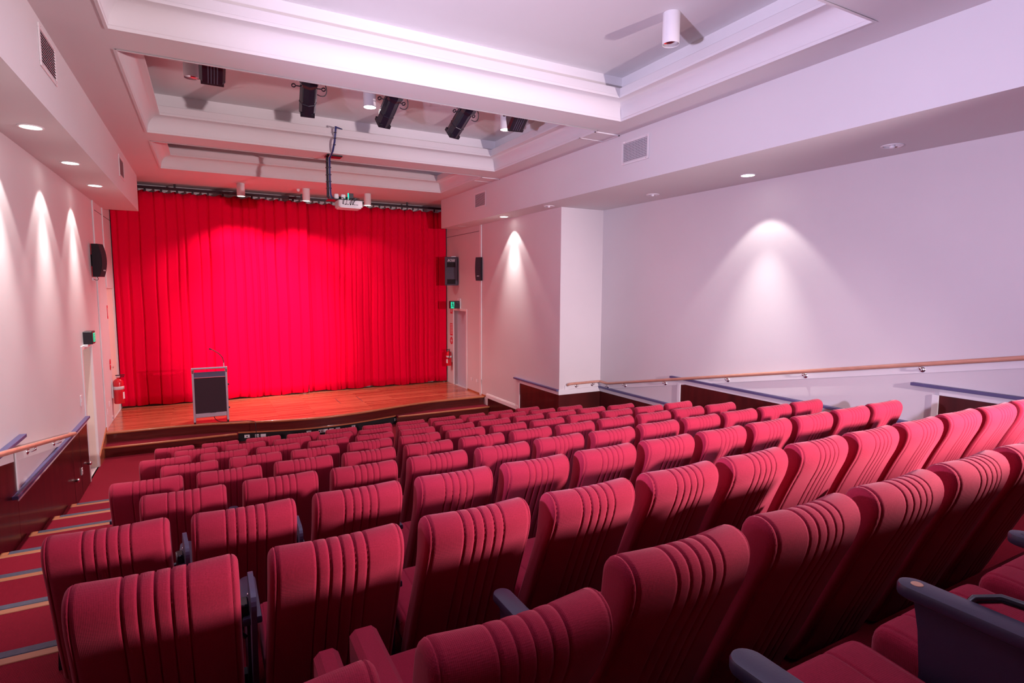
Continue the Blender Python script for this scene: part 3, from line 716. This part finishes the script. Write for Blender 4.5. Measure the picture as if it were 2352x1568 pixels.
curved_speaker((XR, 12.44, 3.47), -PI/2+0.55, 'slim curved black speaker on the right cover strip', 0.6)
t = thing('box_speaker', 'large charcoal box speaker high by the right curtain edge', 'speaker', (XR-0.02, 14.12, 3.45), -PI/2+1.02)
MB().prism([(-0.17, -0.30), (0.17, -0.30), (0.13, 0.0), (-0.13, 0.0)], -0.37, 0.37, 'z').build('cabinet', M['charcoal'], t)
fr = MB().cbox(-0.165, 0.165, -0.315, -0.295, -0.355, 0.355, 0.006).build('front_panel', M['charcoal'], t)
for z_ in (0.17, -0.27):
    MB().cbox(-0.11, 0.11, -0.318, -0.312, z_-0.06, z_+0.06, 0.002).build('port', M['void'], fr)
    MB().prism([(-0.3145, z_-0.06), (-0.335, z_-0.075), (-0.335, z_-0.095), (-0.3145, z_-0.09)], -0.13, 0.13, 'x').build('port_lip', M['charcoal'], fr)
text('maker_badge', 'BOSE', 0.085, M['white'], fr, Matrix.Translation((0.0, -0.317, 0.275)) @ Matrix.Rotation(PI/2, 4, 'X'), 0.0012, 0.3)
MB().cbox(-0.03, 0.24, -0.12, 0.02, 0.375, 0.40, 0.004).build('mounting_bar', M['white'], t)

# ------------------------------------------------------------------ exit signs, extinguishers and notices
def exit_sign(loc, label, left):
    t = thing('exit_sign', label, 'exit sign', loc, 0, 'lit green exit signs')
    m = MB()
    def seg(p, q, w_, ax):
        p, q = Vector(p), Vector(q); n_ = (q-p).normalized().cross(Vector(ax))*w_*.6; m.add([p+n_, q+n_, q-n_, p-n_], [(0, 1, 2, 3)])
    fig = ((.0, .03, .012, -.02, .016), (.012, -.02, .035, -.045, .012), (.035, -.045, .03, -.072, .010), (.012, -.02, -.012, -.045, .012), (-.012, -.045, -.035, -.05, .010), (.0, .02, -.024, .0, .009), (.0, .022, .03, .005, .009))
    if left:   # box on the wall, face parallel to the wall
        MB().cbox(0.0, 0.12, -0.13, 0.13, -0.10, 0.10, 0.008).build('housing', M['black'], t)
        f = MB().cbox(0.118, 0.130, -0.045, 0.085, -0.070, 0.070, 0.003).build('lit_face', M['green'], t)
        for (a, b_, c, d, w_) in fig: seg((0.1315, a, b_), (0.1315, c, d), w_, (1, 0, 0))
        m.lathe([(0.0, 0.132), (0.015, 0.132), (0.015, 0.130), (0.0, 0.130)], (0, 0.0, 0.05), 12, 'x')
        MB().cbox(-0.001, 0.06, -0.16, 0.10, -0.135, -0.10, 0.003).build('mounting_bar', M['white'], t)
    else:      # box standing off the wall, face to the seats
        MB().cbox(-0.27, -0.02, -0.06, 0.06, -0.10, 0.10, 0.008).build('housing', M['black'], t)
        MB().cbox(-0.02, 0.0, -0.10, 0.10, -0.12, 0.16, 0.003).build('back_plate', M['white'], t)
        f = MB().cbox(-0.268, -0.175, -0.072, -0.058, -0.092, 0.075, 0.003).build('lit_face', M['green'], t)
        for (a, b_, c, d, w_) in fig: seg((-0.222+a, -0.0735, b_), (-0.222+c, -0.0735, d), w_, (0, 1, 0))
        m.lathe([(0.0, -0.074), (0.014, -0.074), (0.014, -0.072), (0.0, -0.072)], (-0.222, 0, 0.05), 12, 'y')
        MB().lathe([(0.0, -0.11), (0.03, -0.10), (0.034, -0.06), (0.0, -0.06)], (-0.09, 0, 0.05), 14, 'y').build('lamp_lens', M['charcoal'], t, True)
    m.build('running_figure', M['black'], f)
    return t
exit_sign((XL, 10.92, 2.22), 'green lit exit sign over the left doorway', True)
exit_sign((XR, 13.75, 2.575), 'green lit exit sign over the right stage doorway', False)
def extinguisher(loc, rz, label, sc=1.0):
    t = thing('fire_extinguisher', label, 'extinguisher', loc, rz, 'red fire extinguishers beside the stage'); t.scale = (sc,)*3
    c = MB().lathe([(0.0, 0.0), (0.075, 0.0), (0.080, 0.015), (0.080, 0.36), (0.072, 0.40), (0.045, 0.43), (0.022, 0.44), (0.022, 0.46), (0.0, 0.46)], (0, -0.10, 0), 24).build('cylinder', M['red'], t, smooth=40)
    MB().lathe([(0.0812, 0.25), (0.0816, 0.30), (0.0812, 0.305), (0.0802, 0.25)], (0, -0.10, 0), 24, closed=True).build('label_band', M['white'], c, True)
    n_ = 10; vs = []; fs = []
    for i in range(n_+1):
        a = -PI/2-0.7+1.4*i/n_
        for z_ in (0.08, 0.20): vs.append((0.081*math.cos(a), -0.10+0.081*math.sin(a), z_))
    for i in range(n_): fs.append((2*i, 2*i+2, 2*i+3, 2*i+1))
    MB().add(vs, fs).build('instruction_label', M['white'], c, True)
    MB().cbox(-0.02, 0.02, -0.13, -0.07, 0.455, 0.49, 0.004).build('valve', M['chrome'], t)
    h = MB().cbox(-0.012, 0.012, -0.20, -0.06, 0.49, 0.505, 0.004); h.cbox(-0.010, 0.010, -0.19, -0.08, 0.462, 0.474, 0.003); h.build('handle', M['black'], t)
    MB().tube(bez((0.02, -0.10, 0.475), (0.14, -0.10, 0.47), (0.11, -0.12, 0.30), (0.09, -0.14, 0.20), 10), 0.010, 8).build('hose', M['black'], t, True)
    MB().cbox(-0.03, 0.03, -0.02, 0.0, 0.10, 0.42, 0.003).build('wall_hook', M['white'], t)
extinguisher((XL, 13.36, 0.72), PI/2, 'red fire extinguisher hung low by the left curtain edge', 1.12)
extinguisher((XR, 14.28, 0.90), -PI/2, 'red fire extinguisher hung low by the right curtain edge', 0.9)
def notice(name, loc, w, h, axis, label, marks, round_=False):
    pts = rrect(w, h, min(w, h)/2-0.0005 if round_ else 0.008, 10 if round_ else 3)
    o = MB().prism([(p[0], p[1]) for p in pts], -0.004, 0.0, 'y').build(name, M['signred'])
    for (a, b_, c, d) in marks: MB().box(a, b_, -0.0055, -0.003, c, d).build('printed_mark', M['white'], o)
    o.rotation_euler = (0, 0, PI/2 if axis == 'x+' else -PI/2); o.location = loc
    return tag(o, label, 'sign')
lines = [(-0.07, 0.07, z_-0.008, z_+0.008) for z_ in (0.13, 0.09, 0.05, 0.01, -0.03, -0.07, -0.11)]
notice('extinguisher_sign', (XR, 14.30, 2.43), 0.15, 0.22, 'x-', 'small red sign with white bar, high above right extinguisher', [(-0.02, 0.02, -0.07, 0.07)])
notice('instruction_sign', (XR, 14.30, 1.89), 0.20, 0.33, 'x-', 'red instruction notice with white lines above right extinguisher', lines)
notice('round_sign', (XR, 14.30, 1.58), 0.20, 0.20, 'x-', 'round red notice just above the right extinguisher', [(-0.05, 0.05, -0.012, 0.012), (-0.012, 0.012, -0.06, 0.06)], True)
notice('extinguisher_sign', (XL, 13.40, 2.52), 0.10, 0.26, 'x+', 'narrow red sign on the left stage wall above the extinguisher', [(-0.012, 0.012, -0.08, 0.08)])
notice('round_sign', (XL, 13.33, 1.50), 0.16, 0.22, 'x+', 'small red notice directly over the left extinguisher', [(-0.04, 0.04, -0.01, 0.01)], True)

# ------------------------------------------------------------------ recessed downlights
def downlight(x, y, lit, label):
    t = thing('downlight', label, 'downlight', (x, y, ZS), 0, 'recessed soffit downlights')
    MB().lathe([(0.105, 0.0), (0.105, -0.006), (0.098, -0.010), (0.085, -0.008), (0.083, 0.0)], (0, 0, 0), 28, closed=True).build('trim_ring', M['gloss'], t, True)
    if lit:
        MB().lathe([(0.0, -0.004), (0.084, -0.004), (0.084, -0.001), (0.0, -0.001)], (0, 0, 0), 28).build('lamp_face', M['lit'], t)
        for (e, ang, bl, sz) in ((46, 86, 0.25, 0.02), (270, 56, 1.0, 0.03)):
            l = lamp('downlight_beam', 'SPOT', (x, y, ZS-0.02), e, (1.0, 0.93, 0.90), (x, y, 0), sz, ang, bl); l.parent = t; l.location = (0, 0, -0.02)
    else:
        MB().lathe([(0.0, -0.002), (0.05, -0.003), (0.084, -0.004), (0.084, -0.001), (0.0, -0.0005)], (0, 0, 0), 28).build('reflector', M['chrome'], t, True)
        MB().lathe([(0.0, -0.03), (0.02, -0.026), (0.026, -0.012), (0.026, -0.003), (0.0, -0.003)], (0, 0, 0), 16).build('lamp_bulb', M['white'], t, True)
for y, nm in ((10.55, 'farthest of the three lit'), (8.78, 'middle of the three lit'), (7.0, 'nearest of the three lit')):
    downlight(-1.39, y, True, f'{nm} round downlights in the left soffit')
downlight(-1.39, 5.2, True, 'lit downlight in the left soffit just outside the frame')
downlight(5.61, 10.75, True, 'lit round downlight in the right soffit nearest the stage')
downlight(5.60, 8.95, False, 'unlit downlight in the right soffit above the wall corner')
downlight(6.36, 7.04, False, 'unlit downlight in right soffit between wall corner and lit lamp')
downlight(6.36, 5.23, True, 'lit round downlight in the right soffit above the handrail wall')
downlight(6.36, 3.44, False, 'large unlit chrome downlight in the right soffit nearest the camera')

# ------------------------------------------------------------------ ceiling pendants
def pendant(x, y, z, h, r, lit, label, energy=0, col=(1, .93, .9), ang=70):
    t = thing('ceiling_can_light', label, 'ceiling light', (x, y, z), 0, 'white cylinder ceiling lights')
    MB().lathe([(r*.98, 0.0), (r, -0.004), (r, -h), (r*.95, -h), (r*.94, -h+0.03), (r*.94, -0.004)], (0, 0, 0), 28, closed=True).build('can', M['gloss'], t, smooth=40)
    if not lit: MB().lathe([(r*.93, -h+0.004), (r*.72, -h+0.05), (r*.35, -h+0.075), (0.0, -h+0.08)], (0, 0, 0), 24).build('reflector', M['chrome'], t, True)
    if lit:
        MB().lathe([(0.0, -h+0.006), (r*.93, -h+0.006), (r*.93, -h+0.010), (0.0, -h+0.010)], (0, 0, 0), 24).build('lamp_face', M['lit'], t)
        if energy:
            l = lamp('can_light_beam', 'SPOT', (0, 0, 0), energy, col, None, 0.05, ang, 0.5); l.parent = t; l.location = (0, 0, -h-0.01)
    else:
        MB().lathe([(0.0, -h+0.02), (0.02, -h+0.026), (0.026, -h+0.05), (0.02, -h+0.075)], (0, 0, 0), 14).build('lamp_bulb', M['white'], t, True)
pendant(4.22, 4.47, ZCOF, 0.30, 0.085, False, 'white cylinder light hanging alone in the near coffer')
pendant(-0.04, 7.75, ZCOF, 0.34, 0.085, False, 'white cylinder light beside the leftmost black stage lamp')
pendant(2.05, 7.85, ZCOF, 0.33, 0.085, True, 'lit white cylinder light between the second and third black stage lamps', 45)
pendant(4.16, 7.92, ZCOF, 0.33, 0.085, True, 'lit white cylinder light half hidden by rightmost black stage lamp', 45)
for x, lb in ((0.75, 'leftmost of three small white cylinder lights before the curtain'), (2.08, 'middle of three small white cylinder lights before the curtain'), (3.46, 'rightmost of three small white cylinder lights before the curtain')):
    pendant(x, 13.62, ZC, 0.27, 0.080, True, lb, {0.75: 330, 2.08: 230, 3.46: 60}[x], (1, .72, .74), 125)
MB_s = MB().lathe([(0.0, -0.06), (0.025, -0.055), (0.04, -0.02), (0.045, 0.0), (0.0, 0.0)], (1.93, 13.75, ZC), 18).build('smoke_detector', M['white'], None, True)
tag(MB_s, 'small white sensor on ceiling beside the middle small cylinder light', 'detector')

# ------------------------------------------------------------------ stage profile lamps on their bar
bar = thing('lighting_bar', 'dark pipe behind the beam carrying the black stage lamps', 'bar', (2.1, 6.98, 5.70))
MB().tube([(-2.5, 0, 0), (2.5, 0, 0)], 0.024, 14).build('pipe', M['black'], bar, True)
for x in (-2.2, 0, 2.2): MB().cbox(x-0.015, x+0.015, -0.015, 0.015, 0.02, ZCOF-5.70, 0.002).build('hanger', M['black'], bar)
def profile_lamp(top, tip, label, ln=0.56, short=False, energy=0, aim=None):
    top, tip = Vector(top), Vector(tip)
    d = (tip-top).normalized(); piv = top+d*0.02
    t = thing('stage_lamp', label, 'stage lamp', piv, 0, 'black stage lamps on the bar')
    q = d.to_track_quat('-Z', 'Y').to_matrix().to_4x4()
    r = 0.098
    m = MB().lathe([(0.0, 0.20), (r*.7, 0.20), (r*1.25, 0.16), (r*1.25, 0.02), (r, -0.03), (r, -ln*.40), (r*1.05, -ln*.41), (r*1.05, -ln*.43), (r, -ln*.44), (r*.98, -ln*.66), (0.0, -ln*.66)], (0, 0, 0), 8 if not short else 4).xf(q)
    if short:
        m = MB().cbox(-0.13, 0.13, -0.12, 0.12, -ln*.45, 0.16, 0.03).xf(q)
    b_ = m.build('body', M['blackgloss'], t)
    fr_ = MB()
    w_ = 0.082 if not short else 0.115
    ze = -ln*.66 if not short else -ln*.45
    fr_.cbox(-w_, w_, -w_, -w_+0.012, ze-0.018, ze+0.03, 0.002); fr_.cbox(-w_, w_, w_-0.012, w_, ze-0.018, ze+0.03, 0.002)
    fr_.cbox(-w_, -w_+0.012, -w_, w_, ze-0.018, ze+0.03, 0.002); fr_.cbox(w_-0.012, w_, -w_, w_, ze-0.018, ze+0.03, 0.002)
    fr_.xf(q).build('colour_frame', M['black'], t)
    MB().lathe([(0.0, ze-0.006), (w_*.8, ze-0.006), (w_*.8, ze-0.001), (0, ze-0.001)], (0, 0, 0), 20).xf(q).build('lens', M['lens'], t)
    for k in range(4):
        a = PI/4+k*PI/2; rr_ = r*1.02 if not short else 0.125
        if short: MB().cbox(-0.05+0.03*k, -0.035+0.03*k, -0.127, -0.118, -ln*.40, 0.12, 0.002).xf(q).build('cooling_fin', M['charcoal'], b_)
        else: MB().cbox(-0.012, 0.012, -0.006, 0.006, -ln*.36, -0.03, 0.002).xf(q @ Matrix.Rotation(a, 4, 'Z') @ Matrix.Translation((0, rr_*.93, 0))).build('slot_rib', M['black'], b_)
    for s_ in (-1, 1):
        kz = -0.06 if not short else -0.02; kr = r if not short else 0.13
        k_ = MB().tube([(s_*kr, 0, kz), (s_*(kr+0.055), 0, kz)], 0.007, 8)
        k_.lathe([(0.026, -0.005), (0.026, 0.005), (0.016, 0.005), (0.016, -0.005)], (s_*(kr+0.07), 0, kz), 14, 'y', closed=True)
        k_.xf(q).build('focus_knob', M['black'], t, 40)
    # yoke goes straight up to the bar
    up = Vector((0, 6.98, 5.70))-Vector((0, piv.y, piv.z))
    y_ = MB()
    for s_ in (-1, 1): y_.tube([(s_*0.135, 0, 0), (s_*0.135, up.y*.6, up.z*.6+0.02), (0, up.y, up.z-0.05)], 0.009, 8)
    y_.build('yoke', M['black'], t, 40)
    MB().cbox(-0.02, 0.02, up.y-0.030, up.y+0.030, up.z-0.075, up.z-0.026, 0.004).build('hook_clamp', M['silver'], t)
    if not short:
        MB().tube(bez((0.07, 0.02, 0.10), (0.26, 0.05, 0.06), (0.25, 0.10, -0.16), (0.10, 0.06, -0.10), 12), 0.006, 6).build('lead', M['black'], t, True)
    if energy:
        lp0 = piv+d*(-ze+0.05)
        l = lamp('stage_lamp_beam', 'SPOT', (0, 0, 0), energy, (1.0, 0.75, 0.78), None, 0.06, 34, 1.0)
        l.parent = t; l.location = d*(-ze+0.06)
        l.rotation_euler = (Vector(aim)-lp0).to_track_quat('-Z', 'Y').to_euler()
profile_lamp((0.162, 7.2, 5.46), (0.16, 7.52, 5.33), 'boxy black stage lamp, leftmost on the bar', 0.44, True)
profile_lamp((1.17, 7.2, 5.43), (1.19, 7.55, 5.14), 'long black stage lamp pointing straight down the hall, second from left', 0.60, energy=4200, aim=(1.25, 14.4, 2.0))
profile_lamp((2.189, 7.2, 5.43), (2.12, 7.55, 5.13), 'long black stage lamp, third from left, beside lit cylinder light', 0.60, energy=0, aim=(1.0, 14.4, 2.3))
profile_lamp((3.194, 7.2, 5.42), (3.09, 7.55, 5.114), 'long black stage lamp, fourth from left, tilted most', 0.60, energy=260, aim=(2.6, 14.4, 2.0))
profile_lamp((3.99, 7.2, 5.46), (4.05, 7.50, 5.34), 'boxy black stage lamp, rightmost on the bar', 0.44, True)

# ------------------------------------------------------------------ projector on its drop arm
pj = thing('projector_mount', 'black drop pole with tied cables holding the projector', 'projector mount', (1.915, 10.02, ZC))
MB().cbox(-0.06, 0.20, -0.10, 0.10, -0.022, 0.0, 0.006).build('ceiling_plate', M['black'], pj)
MB().cbox(-0.055, -0.015, -0.025, 0.025, -0.70, -0.02, 0.004).build('pole', M['blackgloss'], pj)
for k, (dx, mt) in enumerate(((0.0, M['blue']), (0.014, M['blue']), (-0.006, M['white']))):
    pth = [(dx+0.14, -0.33, 0.369), (dx+0.05, -0.40, 0.372), (dx+0.02, -0.455, 0.365), (dx+0.012, -0.465, 0.29), (dx+0.006, -0.40, 0.14), (dx-0.004, -0.30, 0.02), (dx-0.012, -0.16, -0.035), (dx-0.012, -0.05, -0.05), (dx-0.012, -0.035, -0.30), (dx-0.008, -0.035, -0.60)]
    pth += [tuple(v) for v in bez((dx-0.008, -0.035, -0.60), (dx-0.008, -0.035, -0.70), (dx+0.03, -0.035, -0.72), (dx+0.12, -0.035, -0.725), 8)[1:]]
    MB().tube(pth, 0.010 if mt != M['white'] else 0.006, 8).build('signal_cable', mt, pj, True)
tie = MB().cbox(-0.062, 0.022, -0.05, 0.03, -0.006, 0.006, 0.002).mesh('cable_tie', M['black'])
for z_ in (-0.10, -0.20, -0.32, -0.43, -0.54): link('cable_tie', tie, pj, (0, 0, z_))
tie2 = MB().cbox(-0.02, 0.022, -0.016, 0.016, -0.006, 0.006, 0.002).mesh('cable_tie', M['black'])
for (yy, zz) in ((-0.458, 0.27), (-0.42, 0.19), (-0.365, 0.10)): link('cable_tie', tie2, pj, (0.015, yy, zz))
MB().cbox(-0.05, 0.52, -0.14, 0.14, -0.735, -0.72, 0.003).build('carrier_plate', M['black'], pj)
MB().cbox(0.12, 0.45, 0.0, 0.12, -0.72, -0.66, 0.004).build('carrier_rail', M['black'], pj)
p2 = thing('projector', 'white projector hanging in front of the curtain', 'projector', (2.21, 9.97, 4.37))
MB().prism(rrect(0.40, 0.34, 0.03, 4), -0.0, 0.105, 'z').build('body', M['white'], p2)
MB().prism(rrect(0.36, 0.30, 0.03, 4), -0.018, 0.0, 'z').build('lower_cover', M['white'], p2)
MB().lathe([(0.0, 0.172), (0.05, 0.172), (0.055, 0.18), (0.055, 0.19), (0.04, 0.20), (0.0, 0.195)], (0.08, 0, 0.055), 18, 'y').build('lens', M['lens'], p2, True)
cp_ = MB().cbox(-0.17, 0.17, -0.174, -0.169, 0.012, 0.095, 0.002).build('connector_panel', M['white'], p2)
for k, (x, w_, h_) in enumerate(((-.09, .03, .012), (-.05, .02, .012), (-.01, .018, .018), (.03, .02, .010), (.06, .012, .012), (.085, .012, .012), (.11, .012, .012))):
    MB().cbox(x-w_/2, x+w_/2, -0.177, -0.172, 0.035-h_/2, 0.035+h_/2, 0.001).build('port', M['void'], cp_)
for k, (a, mt) in enumerate(((-.12, M['black']), (-.06, M['white']), (0.0, M['black']), (.04, M['black']))):
    MB().tube(bez((a, -0.175, 0.04), (a-0.04, -0.24, 0.02), (a+0.04, -0.22, 0.17), (a-0.03+0.05*k, -0.10, 0.145), 10), 0.006, 6).build('patch_lead', mt, p2, True)
bx_ = thing('signal_box', 'small black box with green light on the projector carrier', 'signal box', (2.24, 9.93, 4.502))
MB().cbox(-0.04, 0.04, -0.03, 0.03, 0.0, 0.105, 0.004).build('case', M['black'], bx_)
MB().cbox(-0.048, -0.040, -0.032, 0.02, 0.0, 0.11, 0.002).build('lit_edge', M['pip'], bx_)
for (x_, lb) in ((2.0, 'white plug on the projector carrier nearest the drop pole'), (2.11, 'white plug on projector carrier beside the black box')):
    o = MB().cbox(x_-0.035, x_+0.035, 9.90, 9.96, 4.502, 4.585, 0.012).build('power_plug', M['white']); tag(o, lb, 'plug')

# ------------------------------------------------------------------ air grilles
def grille(loc, sgn, w_, h_, ns, nv, label, pitch_tilt=0.5):
    t = thing('air_grille', label, 'air vent', loc, PI/2 if sgn > 0 else -PI/2, 'air grilles in the bulkheads')
    f = MB(); b_ = 0.035
    f.cbox(-w_/2-b_, w_/2+b_, -0.012, 0.0, h_/2, h_/2+b_, 0.003); f.cbox(-w_/2-b_, w_/2+b_, -0.012, 0.0, -h_/2-b_, -h_/2, 0.003)
    f.cbox(-w_/2-b_, -w_/2, -0.012, 0.0, -h_/2, h_/2, 0.003); f.cbox(w_/2, w_/2+b_, -0.012, 0.0, -h_/2, h_/2, 0.003)
    f.build('frame', M['gloss'], t)
    MB().box(-w_/2, w_/2, -0.0012, -0.0002, -h_/2, h_/2).build('duct', M['grey'], t)
    th = h_/ns
    sm = MB().prism([(-0.013, -th*.38), (-0.011, -th*.44), (-0.002, th*.10), (-0.004, th*.16)], -w_/2, w_/2, 'x').mesh('louvre', M['louvre'])
    for i in range(ns): link('louvre', sm, t, (0, 0, -h_/2+th*(i+.5)))
    if nv:
        vm = MB().box(-0.003, 0.003, -0.005, -0.0015, -h_/2, h_/2).mesh('mullion', M['louvre'])
        for i in range(nv): link('mullion', vm, t, (-w_/2+w_*(i+.5)/nv, 0, 0))
    sc = MB().lathe([(0.0, -0.014), (0.005, -0.013), (0.006, -0.012)], (0, 0, 0), 8, 'y').mesh('screw', M['chrome'])
    for a in (-1, 1):
        for c in (-1, 1): link('screw', sc, t, (a*(w_/2-0.02), 0, c*(h_/2+b_*.5)))
grille((BR, 6.30, 4.945), -1, 0.50, 0.26, 12, 16, 'large white egg-crate air grille in the right bulkhead')
grille((BR, 11.37, 4.93), -1, 0.50, 0.27, 12, 0, 'white louvred air grille in right bulkhead near the curtain')
grille((BL, 6.38, 5.00), 1, 0.52, 0.27, 11, 0, 'large louvred air grille in the left bulkhead')
grille((BL, 11.22, 4.92), 1, 0.52, 0.27, 11, 0, 'small looking louvred air grille in left bulkhead near the curtain')
bpy.context.view_layer.update()
